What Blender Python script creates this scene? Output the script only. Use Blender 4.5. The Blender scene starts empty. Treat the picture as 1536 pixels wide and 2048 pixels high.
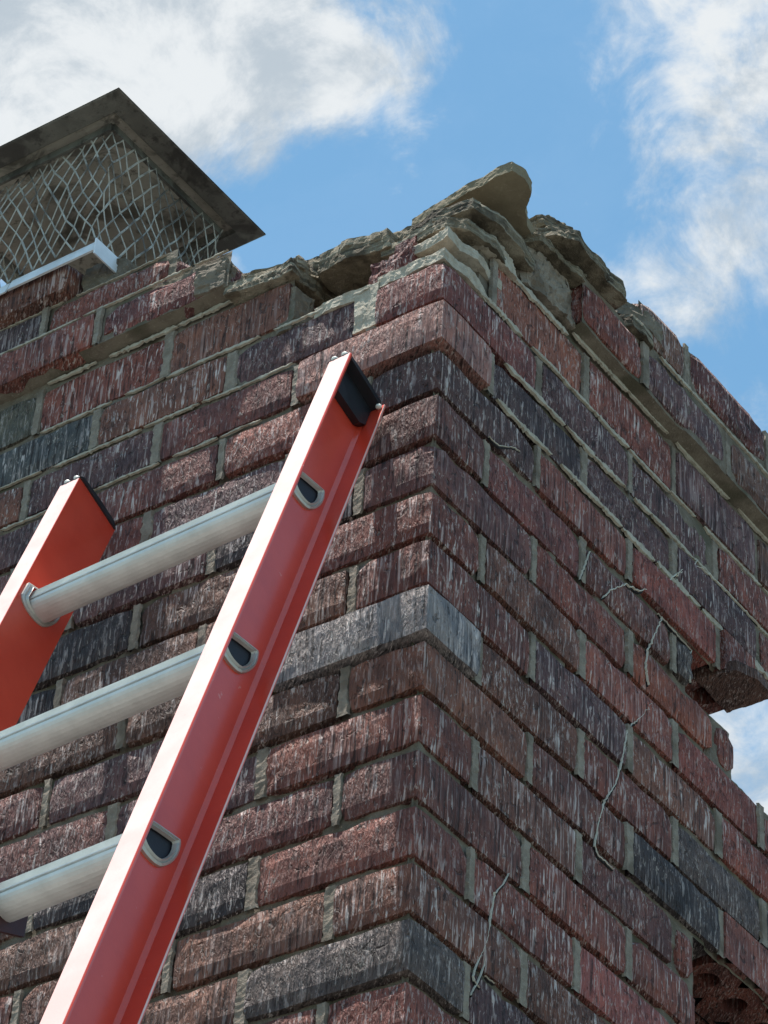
import bpy, bmesh, math, random
from mathutils import Vector, Matrix, noise
random.seed(7)
S = bpy.context.scene
COL = S.collection
# ------------------------------------------------------------------ camera
H = 0.0677            # one brick course (m); z = 0 is the joint above the grey corner brick
HB = 0.1015           # half a brick (m)
GROUND = -3.66
cam_d = bpy.data.cameras.new('camera'); cam = bpy.data.objects.new('camera', cam_d); COL.objects.link(cam)
R_ = Vector((0.8201873715, 0.5699410603, 0.0495970094))
U_ = Vector((0.3271468010, -0.5383705741, 0.7766157966))
F_ = Vector((-0.4693268010, 0.6207449660, 0.6280191407))
m3 = Matrix((R_, U_, -F_)).transposed()
cam.matrix_world = Matrix.Translation((1.6048094, -2.2063513, -2.1085163)) @ m3.to_4x4()
cam_d.sensor_fit = 'HORIZONTAL'; cam_d.sensor_width = 36.0
cam_d.lens = 6563.57 / 1536 * 36.0
cam_d.clip_start = 0.05; cam_d.clip_end = 2000
S.camera = cam
# ------------------------------------------------------------------ sun + sky
SUN = Vector((-0.13, -0.085, 0.98)).normalized()
sun_d = bpy.data.lights.new('sun', 'SUN'); sun_d.energy = 5.0; sun_d.angle = math.radians(0.6)
sun_d.color = (1.0, 0.95, 0.87)
sun = bpy.data.objects.new('sun', sun_d); COL.objects.link(sun)
sun.rotation_euler = SUN.to_track_quat('Z', 'Y').to_euler()
W = bpy.data.worlds.new('World'); S.world = W; W.use_nodes = True
S.view_settings.view_transform = 'Standard'; S.view_settings.look = 'None'
S.view_settings.exposure = 1.0; S.view_settings.gamma = 1.0; S.view_settings.use_curve_mapping = False


class NT:
    def __init__(s, tree): s.t = tree
    def n(s, typ, **kw):
        nd = s.t.nodes.new(typ)
        for k, v in kw.items():
            if k.startswith('i_'):
                key = k[2:]
                key = int(key) if key.isdigit() else key.replace('_', ' ')
                nd.inputs[key].default_value = v
            else: setattr(nd, k, v)
        return nd
    def l(s, a, b): s.t.links.new(a, b)
    def math(s, op, a, b=None, c=None, clamp=False):
        nd = s.t.nodes.new('ShaderNodeMath'); nd.operation = op; nd.use_clamp = clamp
        for i, v in enumerate((a, b, c)):
            if v is None: continue
            if isinstance(v, (int, float)): nd.inputs[i].default_value = v
            else: s.t.links.new(v, nd.inputs[i])
        return nd.outputs[0]
    def vmath(s, op, a, b):
        nd = s.t.nodes.new('ShaderNodeVectorMath'); nd.operation = op
        for i, v in enumerate((a, b)):
            if isinstance(v, (tuple, list, Vector)): nd.inputs[i].default_value = tuple(v)
            elif v is not None: s.t.links.new(v, nd.inputs[i])
        return nd.outputs['Value'] if op == 'DOT_PRODUCT' else nd.outputs[0]
    def noise(s, vec, scale, detail=4.0, rough=0.5, dist=0.0):
        nd = s.t.nodes.new('ShaderNodeTexNoise')
        nd.inputs['Scale'].default_value = scale; nd.inputs['Detail'].default_value = detail
        nd.inputs['Roughness'].default_value = rough; nd.inputs['Distortion'].default_value = dist
        if vec is not None: s.t.links.new(vec, nd.inputs['Vector'])
        return nd.outputs['Fac']
    def ramp(s, fac, lo, hi, a=0.0, b=1.0):
        nd = s.t.nodes.new('ShaderNodeMapRange'); nd.interpolation_type = 'SMOOTHSTEP'
        nd.inputs[1].default_value = lo; nd.inputs[2].default_value = hi
        nd.inputs[3].default_value = a; nd.inputs[4].default_value = b
        s.t.links.new(fac, nd.inputs[0]); return nd.outputs[0]
    def mix(s, fac, a, b, blend='MIX'):
        nd = s.t.nodes.new('ShaderNodeMix'); nd.data_type = 'RGBA'; nd.blend_type = blend
        for sock, v in ((nd.inputs[0], fac), (nd.inputs[6], a), (nd.inputs[7], b)):
            if isinstance(v, (int, float)): sock.default_value = v
            elif isinstance(v, (tuple, list)): sock.default_value = (*v[:3], 1.0)
            else: s.t.links.new(v, sock)
        return nd.outputs[2]


# sky with broken fair-weather cloud over the whole dome
w = NT(W.node_tree); W.node_tree.nodes.clear()
sky = w.n('ShaderNodeTexSky', sky_type='NISHITA', sun_disc=False)
sky.sun_elevation = math.asin(SUN.z); sky.sun_rotation = math.atan2(SUN.x, SUN.y)
sky.air_density = 1.0; sky.dust_density = 0.3; sky.ozone_density = 1.6
tc = w.n('ShaderNodeTexCoord'); dirv = tc.outputs['Generated']
CL = [((-.5047, .4614, .7296), .050, .40), ((-.4923, .4826, .7244), .045, .45), ((-.4700, .5060, .7232), .032, .46),
      ((-.4493, .5260, .7225), .022, .40), ((-.4260, .5450, .7215), .016, .26), ((-.4110, .5490, .7290), .010, .24),
      ((-.3290, .5971, .7314), .026, .40), ((-.3480, .5800, .7358), .018, .12), ((-.3370, .6250, .7050), .022, .34),
      ((-.3775, .6106, .6961), .014, .12), ((-.3626, .6351, .6808), .018, .22), ((-.3981, .7170, .5722), .050, .36),
      ((-.4408, .5548, .7056), .030, -.36), ((-.4640, .5400, .7020), .020, -.34), ((-.3800, .5950, .7120), .028, -.22), ((-.3900, .5600, .7350), .022, -.22)]
big = w.noise(dirv, 2.6, 5.0, 0.55)
rim = None
fld = w.math('MULTIPLY', w.math('SUBTRACT', big, 0.5), 0.9)
for c, sg, amp in CL:
    d = w.vmath('SUBTRACT', dirv, c); dd = w.vmath('DOT_PRODUCT', d, d)
    g = w.math('MULTIPLY', w.math('EXPONENT', w.math('MULTIPLY', dd, -0.5 / (sg * sg))), amp)
    fld = w.math('ADD', fld, g)
fine = w.noise(dirv, 26.0, 9.0, 0.62, 0.5)
fine2 = w.noise(dirv, 70.0, 6.0, 0.6, 0.3)
fld = w.math('ADD', fld, w.math('MULTIPLY', w.math('SUBTRACT', fine, 0.5), 1.55))
fld = w.math('ADD', fld, w.math('MULTIPLY', w.math('SUBTRACT', fine2, 0.5), 0.62))
cov = w.ramp(fld, -0.06, 0.54)
hazev = w.math('ADD', w.math('MULTIPLY', cov, 0.92), 0.05)
shade = w.math('ADD', w.math('MULTIPLY', w.noise(dirv, 21.0, 8.0, 0.65, 0.4), 0.75), w.math('MULTIPLY', fine, 0.25))
ccol = w.mix(w.ramp(shade, 0.40, 0.58), (3.3, 3.75, 4.15), (5.3, 5.5, 5.6))
CLOUD_GAIN = 1.0
bluish = w.mix(1.0, sky.outputs[0], (0.92, 1.30, 1.22), 'MULTIPLY')
skc = w.mix(hazev, bluish, ccol)
bg = w.n('ShaderNodeBackground'); bg.inputs['Strength'].default_value = 0.08
w.l(skc, bg.inputs['Color'])
wo = w.n('ShaderNodeOutputWorld'); w.l(bg.outputs[0], wo.inputs['Surface'])


# ------------------------------------------------------------------ materials
def new_mat(name):
    m = bpy.data.materials.new(name); m.use_nodes = True; t = NT(m.node_tree); m.node_tree.nodes.clear()
    b = t.n('ShaderNodeBsdfPrincipled'); o = t.n('ShaderNodeOutputMaterial'); t.l(b.outputs[0], o.inputs[0])
    return m, t, b


def bump(t, b, h, strength, dist, prev=None):
    nd = t.n('ShaderNodeBump'); nd.inputs['Strength'].default_value = strength; nd.inputs['Distance'].default_value = dist
    t.l(h, nd.inputs['Height'])
    if prev is not None: t.l(prev, nd.inputs['Normal'])
    t.l(nd.outputs[0], b.inputs['Normal']); return nd.outputs[0]


def mat_brick():
    m, t, b = new_mat('brick_fired')
    geo = t.n('ShaderNodeNewGeometry'); sp = t.n('ShaderNodeSeparateXYZ'); t.l(geo.outputs['Position'], sp.inputs[0])
    oi = t.n('ShaderNodeObjectInfo')
    u = t.math('ADD', sp.outputs[0], sp.outputs[1])
    v = t.math('ADD', sp.outputs[2], t.math('MULTIPLY', oi.outputs['Random'], 7.0))
    cv = t.n('ShaderNodeCombineXYZ'); t.l(u, cv.inputs[0]); t.l(v, cv.inputs[1])
    wv = t.math('SUBTRACT', sp.outputs[0], sp.outputs[1]); t.l(t.math('MULTIPLY', wv, 0.5), cv.inputs[2])
    def sv(a, c, e=0.6):
        mp = t.n('ShaderNodeVectorMath', operation='MULTIPLY'); t.l(cv.outputs[0], mp.inputs[0]); mp.inputs[1].default_value = (a, c, a * e)
        return mp.outputs[0]
    n1 = t.noise(sv(250, 15), 1.0, 2.0, 0.5, 0.25)       # the comb marks
    n2 = t.noise(sv(210, 70), 1.0, 3.0, 0.6, 1.3)        # torn skin
    n3 = t.noise(sv(90, 30), 1.0, 3.0, 0.6, 0.4)
    big = t.noise(geo.outputs['Position'], 24.0, 4.0, 0.6)
    grit = t.noise(geo.outputs['Position'], 900.0, 2.0, 0.6)
    rnd2 = t.math('FRACT', t.math('MULTIPLY', oi.outputs['Random'], 17.3))
    rnd3 = t.math('FRACT', t.math('MULTIPLY', oi.outputs['Random'], 41.9))
    sel = t.math('ADD', t.math('MULTIPLY', rnd2, 0.5), t.ramp(t.noise(sv(16, 16), 1.0, 2.0, 0.5), 0.35, 0.65, 0.0, 0.5))
    amt = t.math('MULTIPLY', t.math('ADD', t.math('MULTIPLY', rnd3, 0.75), 0.45), t.ramp(t.noise(sv(34, 22), 1.0, 3.0, 0.6), 0.30, 0.58, 0.30, 1.10))
    mixv = t.math('ADD', t.math('MULTIPLY', n1, sel), t.math('MULTIPLY', n2, t.math('SUBTRACT', 1.0, sel)))
    hgt = t.math('ADD', mixv, t.math('MULTIPLY', n3, 0.8))
    base = oi.outputs['Color']
    c = t.mix(t.ramp(big, 0.30, 0.72), t.mix(1.0, base, (0.70, 0.70, 0.74), 'MULTIPLY'), t.mix(1.0, base, (1.30, 1.16, 1.06), 'MULTIPLY'))
    c = t.mix(t.ramp(mixv, 0.37, 0.46, 0.75, 0.0), c, (0.022, 0.012, 0.012))  # shade in the grooves put into the colour
    pale = t.mix(0.55, base, (0.62, 0.51, 0.49))
    c = t.mix(t.math('MULTIPLY', t.ramp(mixv, 0.545, 0.600, 0.0, 0.72), amt), c, pale)  # highlights on the ridges painted as a paler colour
    patch = t.ramp(n3, 0.42, 0.60)
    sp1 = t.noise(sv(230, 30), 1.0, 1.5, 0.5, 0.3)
    c = t.mix(t.math('MULTIPLY', t.ramp(sp1, 0.60, 0.64, 0.0, 0.85), t.math('MULTIPLY', patch, amt)), c, t.mix(0.75, base, (0.72, 0.62, 0.59)))  # small painted highlights, drawn out along the comb
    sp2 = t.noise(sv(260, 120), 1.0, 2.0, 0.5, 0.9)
    c = t.mix(t.math('MULTIPLY', t.ramp(sp2, 0.62, 0.66, 0.0, 0.6), t.ramp(big, 0.4, 0.6)), c, (0.48, 0.41, 0.37))  # finer painted highlight specks
    lich = t.noise(geo.outputs['Position'], 34.0, 5.0, 0.7)
    up = t.ramp(sp.outputs[2], 0.15, 0.75, 0.0, 0.40)
    c = t.mix(t.math('MULTIPLY', t.ramp(lich, 0.58, 0.74), up), c, (0.16, 0.17, 0.13))
    c = t.mix(t.math('MULTIPLY', t.ramp(grit, 0.3, 0.7), 0.25), c, t.mix(1.0, c, (1.5, 1.5, 1.5), 'MULTIPLY'))
    pit = t.noise(sv(75, 60), 1.0, 2.0, 0.5, 0.8)
    c = t.mix(t.ramp(pit, 0.32, 0.28, 0.0, 0.6), c, (0.012, 0.009, 0.010))
    hgt = t.math('SUBTRACT', hgt, t.ramp(pit, 0.36, 0.30, 0.0, 0.5))
    soot = t.noise(geo.outputs['Position'], 7.0, 4.0, 0.6)
    c = t.mix(t.ramp(soot, 0.50, 0.70, 0.0, 0.55), c, t.mix(1.0, c, (0.45, 0.47, 0.52), 'MULTIPLY'))
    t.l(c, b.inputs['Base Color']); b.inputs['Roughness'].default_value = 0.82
    b.inputs['Specular IOR Level'].default_value = 0.35
    p = bump(t, b, hgt, 1.0, 0.009)
    bump(t, b, grit, 0.5, 0.0006, p)
    return m


def mat_mineral(name, c1, c2, c3, scale=40.0, rough=0.9, bd=0.003, layer=0.0, c4=None):
    m, t, b = new_mat(name)
    geo = t.n('ShaderNodeNewGeometry'); pos = geo.outputs['Position']
    a = t.noise(pos, scale, 5.0, 0.65); d = t.noise(pos, scale * 6, 4.0, 0.7); e = t.noise(pos, scale * 0.35, 3.0, 0.5)
    c = t.mix(t.ramp(a, 0.35, 0.65), c1, c2); c = t.mix(t.ramp(d, 0.55, 0.75, 0, 0.8), c, c3)
    if c4: c = t.mix(t.ramp(e, 0.50, 0.66), c, c4)
    h = t.math('ADD', t.math('MULTIPLY', a, 0.5), t.math('MULTIPLY', d, 0.5))
    if layer:
        sp = t.n('ShaderNodeSeparateXYZ'); t.l(pos, sp.inputs[0]); cz = t.n('ShaderNodeCombineXYZ')
        t.l(t.math('MULTIPLY', sp.outputs[0], 12), cz.inputs[0]); t.l(t.math('MULTIPLY', sp.outputs[1], 12), cz.inputs[1])
        t.l(t.math('MULTIPLY', sp.outputs[2], 170), cz.inputs[2])
        ln = t.noise(cz.outputs[0], 1.0, 3.0, 0.6, 0.4)
        c = t.mix(t.ramp(ln, 0.52, 0.62, 0, 0.75), c, c3); c = t.mix(t.ramp(ln, 0.44, 0.34, 0, 0.7), c, tuple(x * 0.35 for x in c1))
        h = t.math('ADD', h, t.math('MULTIPLY', ln, layer))
    t.l(c, b.inputs['Base Color']); b.inputs['Roughness'].default_value = rough
    b.inputs['Specular IOR Level'].default_value = 0.25
    bump(t, b, h, 0.9, bd)
    return m


def mat_metal(name, col, rough, metallic=1.0, var=0.15, bd=0.0004, streak=None, dirt=None):
    m, t, b = new_mat(name)
    geo = t.n('ShaderNodeNewGeometry'); pos = geo.outputs['Position']
    a = t.noise(pos, 30.0, 5.0, 0.6); d = t.noise(pos, 420.0, 3.0, 0.6)
    c = t.mix(t.ramp(a, 0.3, 0.7), tuple(x * (1 - var) for x in col), col)
    if dirt:
        c = t.mix(t.ramp(t.noise(pos, 75.0, 5.0, 0.7), 0.52, 0.70, 0, 0.85), c, dirt)
        c = t.mix(t.ramp(t.noise(pos, 15.0, 4.0, 0.6, 0.8), 0.48, 0.60, 0, 0.85), c, dirt)
    t.l(c, b.inputs['Base Color']); b.inputs['Metallic'].default_value = metallic
    r = t.ramp(a, 0.3, 0.7, rough - 0.06, rough + 0.08); t.l(r, b.inputs['Roughness'])
    bump(t, b, d, 0.5, bd)
    return m


def mat_fibreglass():
    m, t, b = new_mat('red_fibreglass')
    geo = t.n('ShaderNodeNewGeometry'); pos = geo.outputs['Position']
    sp = t.n('ShaderNodeSeparateXYZ'); t.l(pos, sp.inputs[0])
    a = t.noise(pos, 14.0, 5.0, 0.6); d = t.noise(pos, 300.0, 3.0, 0.6); s = t.noise(pos, 90.0, 3.0, 0.6)
    c = t.mix(t.ramp(a, 0.3, 0.7), (0.62, 0.054, 0.028), (0.70, 0.070, 0.036))
    c = t.mix(t.ramp(s, 0.70, 0.76, 0, 0.6), c, (0.75, 0.35, 0.30))
    t.l(c, b.inputs['Base Color']); b.inputs['Roughness'].default_value = 0.30
    b.inputs['Specular IOR Level'].default_value = 0.5
    b.inputs['Coat Weight'].default_value = 0.25; b.inputs['Coat Roughness'].default_value = 0.15
    bump(t, b, d, 0.25, 0.0004)
    return m


def mat_glare():
    m, t, b = new_mat('painted_sunlit_fibreglass')          # sun glare on the red flanges, painted as pale pink
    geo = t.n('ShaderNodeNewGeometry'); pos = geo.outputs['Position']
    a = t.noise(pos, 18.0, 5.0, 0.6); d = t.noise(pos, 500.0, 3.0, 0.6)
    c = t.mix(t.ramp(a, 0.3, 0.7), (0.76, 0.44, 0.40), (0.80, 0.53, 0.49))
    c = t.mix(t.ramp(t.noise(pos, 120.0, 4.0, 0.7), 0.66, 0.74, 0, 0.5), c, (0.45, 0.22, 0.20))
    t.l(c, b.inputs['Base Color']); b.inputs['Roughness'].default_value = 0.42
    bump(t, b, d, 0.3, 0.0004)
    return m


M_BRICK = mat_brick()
M_MORTAR = mat_mineral('weathered_mortar', (0.145, 0.118, 0.092), (0.205, 0.172, 0.135), (0.34, 0.295, 0.235), 42.0, 0.95, 0.004, c4=(0.100, 0.088, 0.062))
M_JOINT = mat_mineral('joint_mortar', (0.200, 0.165, 0.132), (0.285, 0.240, 0.195), (0.44, 0.39, 0.32), 55.0, 0.95, 0.003, c4=(0.150, 0.122, 0.095))
M_SMEAR = mat_mineral('pale_mortar', (0.34, 0.295, 0.235), (0.46, 0.41, 0.335), (0.60, 0.55, 0.46), 60.0, 0.95, 0.003)
M_FILL = mat_mineral('pale_sealant', (0.55, 0.51, 0.43), (0.66, 0.62, 0.53), (0.74, 0.71, 0.64), 80.0, 0.8, 0.001)
M_CROWN = mat_mineral('crown_cement', (0.175, 0.142, 0.100), (0.265, 0.222, 0.160), (0.46, 0.41, 0.32), 55.0, 0.95, 0.012, layer=0.16, c4=(0.075, 0.060, 0.045))
M_SLAB = mat_mineral('smooth_cement_slab', (0.185, 0.150, 0.100), (0.225, 0.186, 0.125), (0.27, 0.23, 0.165), 22.0, 0.9, 0.002)
M_GAP_SHADE = mat_mineral('painted_gap_shade', (0.020, 0.018, 0.020), (0.035, 0.032, 0.034), (0.06, 0.055, 0.05), 40.0, 0.95, 0.003)  # near-black colour painting the shade in cavities, gaps and cracks
M_GALV = mat_metal('galvanised_sheet', (0.42, 0.385, 0.32), 0.50, 0.55, 0.25, 0.0006, dirt=(0.10, 0.09, 0.07))
M_GALVD = mat_metal('dull_galvanised_lip', (0.20, 0.195, 0.17), 0.55, 0.5, 0.3, 0.0006, dirt=(0.06, 0.055, 0.05))
M_MESH = mat_metal('zinc_wire', (0.48, 0.46, 0.41), 0.5, 0.15, 0.4, 0.0006, dirt=(0.07, 0.06, 0.05))
M_STRIP = mat_metal('bare_steel_strip', (0.80, 0.82, 0.85), 0.38, 0.15, 0.15, 0.0004)
M_ALU = mat_metal('aluminium_rung', (0.74, 0.74, 0.72), 0.46, 0.30, 0.18, 0.0006)
M_ALUD = mat_metal('scuffed_aluminium', (0.56, 0.54, 0.50), 0.42, 0.5, 0.2, 0.0005)
M_RED = mat_fibreglass()
M_GLARE = mat_glare()
M_BLACK = mat_metal('black_plastic', (0.018, 0.020, 0.026), 0.45, 0.0, 0.3, 0.0004)
M_DARK = mat_metal('painted_tube_shade', (0.020, 0.022, 0.035), 0.7, 0.0, 0.3, 0.0004)  # shade inside the rung ends, as a flat dark colour
M_MAROON = mat_metal('maroon_steel', (0.07, 0.022, 0.022), 0.45, 0.2, 0.3, 0.0004)
M_GLINT = mat_metal('painted_glint', (0.80, 0.80, 0.74), 0.35, 0.0, 0.1, 0.0003)  # pale colour for sunlit spots on the end caps
M_GROUND = mat_mineral('yard_gravel', (0.085, 0.090, 0.085), (0.125, 0.130, 0.120), (0.18, 0.185, 0.17), 6.0, 0.95, 0.01)


# ------------------------------------------------------------------ object helpers
def link_mesh(name, verts, faces, mat, parent=None, loc=(0, 0, 0), smooth=False, kind=None, color=None):
    """verts are world coordinates; loc becomes the object's origin"""
    L = Vector(loc)
    me = bpy.data.meshes.new(name); me.from_pydata([tuple(Vector(v) - L) for v in verts], [], faces)
    me.materials.append(mat)
    if smooth: me.polygons.foreach_set('use_smooth', [True] * len(me.polygons))
    me.update()
    o = bpy.data.objects.new(name, me); COL.objects.link(o)
    put(o, parent, L)
    if kind: o['kind'] = kind
    if color: o.color = (*color, 1.0)
    return o


def put(o, parent, world_loc):
    if parent is not None:
        o.parent = parent; p = parent; off = Vector(p.location)
        while p.parent is not None: p = p.parent; off += Vector(p.location)
        o.location = Vector(world_loc) - off
    else: o.location = world_loc


def empty(name, loc, label, cat, group=None):
    o = bpy.data.objects.new(name, None); COL.objects.link(o); o.location = loc; o.empty_display_size = 0.1
    tag(o, label, cat, group); return o


def tag(o, label, cat, group=None):
    o['label'] = label; o['category'] = cat
    if group: o['group'] = group


def box_vf(a, b):
    v = [(x, y, z) for x in (a[0], b[0]) for y in (a[1], b[1]) for z in (a[2], b[2])]
    f = [(0, 1, 3, 2), (4, 6, 7, 5), (0, 4, 5, 1), (2, 3, 7, 6), (0, 2, 6, 4), (1, 5, 7, 3)]
    return v, f


def merge(parts):
    V, Fc = [], []
    for v, f in parts:
        n = len(V); V += list(v); Fc += [tuple(i + n for i in q) for q in f]
    return V, Fc


def grid_box(a, b, step, amp, seed, rnd=0.0016):
    """a box whose faces are grids; edges worn round and every vertex pushed about a little"""
    dims = [b[i] - a[i] for i in range(3)]
    n = [max(2, int(round(dims[i] / step[i]))) for i in range(3)]
    idx, V, Fc = {}, [], []
    def vid(i, j, k):
        key = (i, j, k)
        if key in idx: return idx[key]
        p = [a[0] + dims[0] * i / n[0], a[1] + dims[1] * j / n[1], a[2] + dims[2] * k / n[2]]
        on = [i in (0, n[0]), j in (0, n[1]), k in (0, n[2])]
        ctr = [(a[q] + b[q]) / 2 for q in range(3)]
        q3 = Vector((p[0] * 38 + seed * 3.1, p[1] * 38, p[2] * 38))
        if sum(on) >= 2:
            w_ = rnd * (1.0 + 1.6 * max(0.0, noise.noise(q3 * 1.9)))
            if sum(on) == 3: w_ *= 1.7
            for q in range(3):
                if on[q]: p[q] += w_ if p[q] < ctr[q] else -w_
        nv = noise.noise_vector(q3) * amp
        idx[key] = len(V); V.append((p[0] + nv.x, p[1] + nv.y, p[2] + nv.z)); return idx[key]
    for k in (0, n[2]):
        for i in range(n[0]):
            for j in range(n[1]):
                q = [vid(i, j, k), vid(i + 1, j, k), vid(i + 1, j + 1, k), vid(i, j + 1, k)]
                Fc.append(tuple(q if k else q[::-1]))
    for j in (0, n[1]):
        for i in range(n[0]):
            for k in range(n[2]):
                q = [vid(i, j, k), vid(i + 1, j, k), vid(i + 1, j, k + 1), vid(i, j, k + 1)]
                Fc.append(tuple(q if not j else q[::-1]))
    for i in (0, n[0]):
        for j in range(n[1]):
            for k in range(n[2]):
                q = [vid(i, j, k), vid(i, j + 1, k), vid(i, j + 1, k + 1), vid(i, j, k + 1)]
                Fc.append(tuple(q if i else q[::-1]))
    return V, Fc


# ------------------------------------------------------------------ ground
gv, gf = [], []
GN = 24
for i in range(GN + 1):
    for j in range(GN + 1):
        x = (i / GN - 0.5) * 2; y = (j / GN - 0.5) * 2
        x = math.copysign(abs(x) ** 2.2, x) * 400; y = math.copysign(abs(y) ** 2.2, y) * 400
        gv.append((x, y, GROUND + 0.03 * noise.noise(Vector((x * .3, y * .3, 0)))))
for i in range(GN):
    for j in range(GN):
        a = i * (GN + 1) + j; gf.append((a, a + GN + 1, a + GN + 2, a + 1))
link_mesh('ground', gv, gf, M_GROUND, kind='structure')

# ------------------------------------------------------------------ chimney
CH = empty('brick_chimney', (-0.5, 0.35, GROUND),
           'dark red-brown textured brick chimney with stepped-out top courses and a broken cement crown', 'chimney')
XL = -1.015            # left end of the front-left face
YE = 0.76              # far end of the right face
J = 0.0085             # joint
JH = 0.0105            # head joint
HEADS = []
CORB = 4.45            # (unused guard)

PAL = [(0.112, 0.058, 0.056), (0.128, 0.060, 0.056), (0.078, 0.050, 0.056), (0.150, 0.066, 0.056), (0.092, 0.060, 0.066), (0.165, 0.068, 0.056), (0.060, 0.048, 0.054), (0.120, 0.078, 0.064), (0.050, 0.048, 0.054), (0.140, 0.062, 0.060), (0.135, 0.074, 0.058)]
SPECIAL = {('C', 5): (0.205, 0.125, 0.115), ('C', -1): (0.200, 0.225, 0.245), ('C', -7): (0.075, 0.073, 0.075),
           ('C', -3): (0.185, 0.085, 0.070), ('C', -2): (0.150, 0.080, 0.060), ('C', 6): (0.130, 0.055, 0.052), ('C', 4): (0.088, 0.060, 0.062), ('C', 3): (0.115, 0.060, 0.056), ('C', 2): (0.105, 0.058, 0.058), ('C', 0): (0.140, 0.066, 0.058), ('C', -4): (0.125, 0.064, 0.058), ('C', -5): (0.155, 0.072, 0.062), ('C', -6): (0.140, 0.076, 0.060), ('C', -8): (0.150, 0.064, 0.055),
           ('R', -2, 0): (0.125, 0.065, 0.058), ('R', -3, 0): (0.125, 0.070, 0.058), ('R', -3, 1): (0.120, 0.062, 0.060), ('L', -7, 0): (0.135, 0.08, 0.062), ('L', -6, 0): (0.13, 0.078, 0.062),
           ('L', 6, 2): (0.060, 0.075, 0.080), ('L', 6, 3): (0.240, 0.125, 0.110), ('L', 7, 2): (0.085, 0.10, 0.085),
           ('R', 4, 1): (0.210, 0.078, 0.066), ('R', 4, 2): (0.180, 0.075, 0.062), ('R', 3, 2): (0.070, 0.070, 0.073), ('R', 3, 1): (0.120, 0.062, 0.055),
           ('R', 0, 2): (0.190, 0.075, 0.062), ('R', 1, 2): (0.185, 0.070, 0.060), ('R', 0, 3): (0.180, 0.080, 0.068),
           ('R', -1, 3): (0.075, 0.075, 0.080), ('R', -1, 2): (0.085, 0.078, 0.080), ('R', 2, 1): (0.215, 0.085, 0.060), ('R', 1, 1): (0.185, 0.080, 0.066),
           ('R', -5, 1): (0.215, 0.085, 0.080), ('R', -5, 2): (0.19, 0.075, 0.07), ('R', -4, 3): (0.15, 0.07, 0.06), ('R', -1, 4): (0.24, 0.10, 0.085),
           ('R', 7, 0): (0.240, 0.11, 0.08)}
LBL = {('C', 5): 'pale salmon corner brick standing slightly proud', ('C', -1): 'light grey corner brick standing slightly proud',
       ('C', -7): 'blackish grey corner brick', ('L', 6, 2): 'blue-black combed brick', ('L', 6, 3): 'pinkish brick',
       ('R', 4, 1): 'brighter red brick', ('R', 3, 2): 'charcoal brick split by the crack', ('R', -1, 3): 'blackish brick'}
PROUD = {('C', 5): 0.0062, ('C', -1): 0.0062, ('C', -7): 0.003, ('C', 6): 0.001, ('R', 4, 1): 0.004, ('R', 4, 2): 0.004, ('R', 3, 2): 0.003}
nb = 0


def brick(a, b, key, holes=False, rnd=0.0016, amp=0.0011):
    global nb
    nb += 1
    rr = random.Random(hash(key) & 0xffff if False else (sum(ord(ch) for ch in str(key)) * 7919) & 0xffff)
    col = SPECIAL.get(key) or rr.choice(PAL)
    f = rr.uniform(0.88, 1.22); col = (col[0] * f * 1.22, col[1] * f * 1.00, col[2] * f * 0.94)
    if holes: V, Fc = holed_brick(a, b)
    else: V, Fc = grid_box(a, b, (0.021, 0.021, 0.0145), amp, nb, rnd)
    c = [(a[i] + b[i]) / 2 for i in range(3)]
    o = link_mesh('brick', V, Fc, M_BRICK, CH, c, color=col)
    if key in LBL: o['label'] = LBL[key]
    return o


def holed_brick(a, b):
    """cored brick: three round cores in its underside"""
    V, Fc = [], []
    lx, ly = b[0] - a[0], b[1] - a[1]
    along_y = ly > lx
    L, Wd = (ly, lx) if along_y else (lx, ly)
    def P(s, t, z): return (a[0] + t, a[1] + s, z) if along_y else (a[0] + s, a[1] + t, z)
    nc = 3 if L > 0.13 else 1
    z0, zt = a[2], b[2]
    for k in range(nc):
        s0, s1 = L * k / nc, L * (k + 1) / nc; cs, ct = (s0 + s1) / 2, Wd / 2; r = min(s1 - s0, Wd) * 0.25; n = 16
        sq, ci, up = [], [], []
        for i in range(n):
            an = 2 * math.pi * (i + 0.5) / n; dx, dy = math.cos(an), math.sin(an)
            m_ = max(abs(dx), abs(dy)); ex, ey = dx / m_, dy / m_
            ex = round(ex * 2) / 2 if abs(ex) < 1 else ex; ey = round(ey * 2) / 2 if abs(ey) < 1 else ey
            sq.append((cs + ex * (s1 - s0) / 2, ct + ey * Wd / 2)); ci.append((cs + dx * r, ct + dy * r))
        base = len(V)
        V += [P(s, t, z0) for s, t in sq]; V += [P(s, t, z0) for s, t in ci]; V += [P(s, t, z0 + 0.035) for s, t in ci]
        for i in range(n):
            j = (i + 1) % n
            Fc.append((base + i, base + j, base + n + j, base + n + i))
            Fc.append((base + n + i, base + n + j, base + 2 * n + j, base + 2 * n + i))
        Fc.append(tuple(base + 2 * n + i for i in range(n)))
    bv, bf = box_vf(a, b); n0 = len(V); V += bv
    for i, q in enumerate(bf):
        if i == 4: continue                # open underside replaced by the cored one
        Fc.append(tuple(x + n0 for x in q))
    return V, Fc


def corb(side, z, u):
    """how far the courses step out of the shaft face (units of H for z, u = distance from corner in m)"""
    if side == 'L':
        if z >= 8.3 and u > 0.305: return 0.022
    else:
        if z >= 8.4 and u > 0.262: return 0.0225
    return 0.0


def course_z(side, c):
    j = J if c >= 4 else 0.0066
    if c <= 6: return c * H + j * 0.5, (c + 1) * H - j * 0.5
    T = {'L': {7: (7.06, 8.08), 8: (8.30, 9.14), 9: (9.24, 9.98)}, 'R': {7: (7.06, 8.16), 8: (8.42, 9.42), 9: (9.58, 10.55)}}[side][c]
    return T[0] * H, T[1] * H


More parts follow.
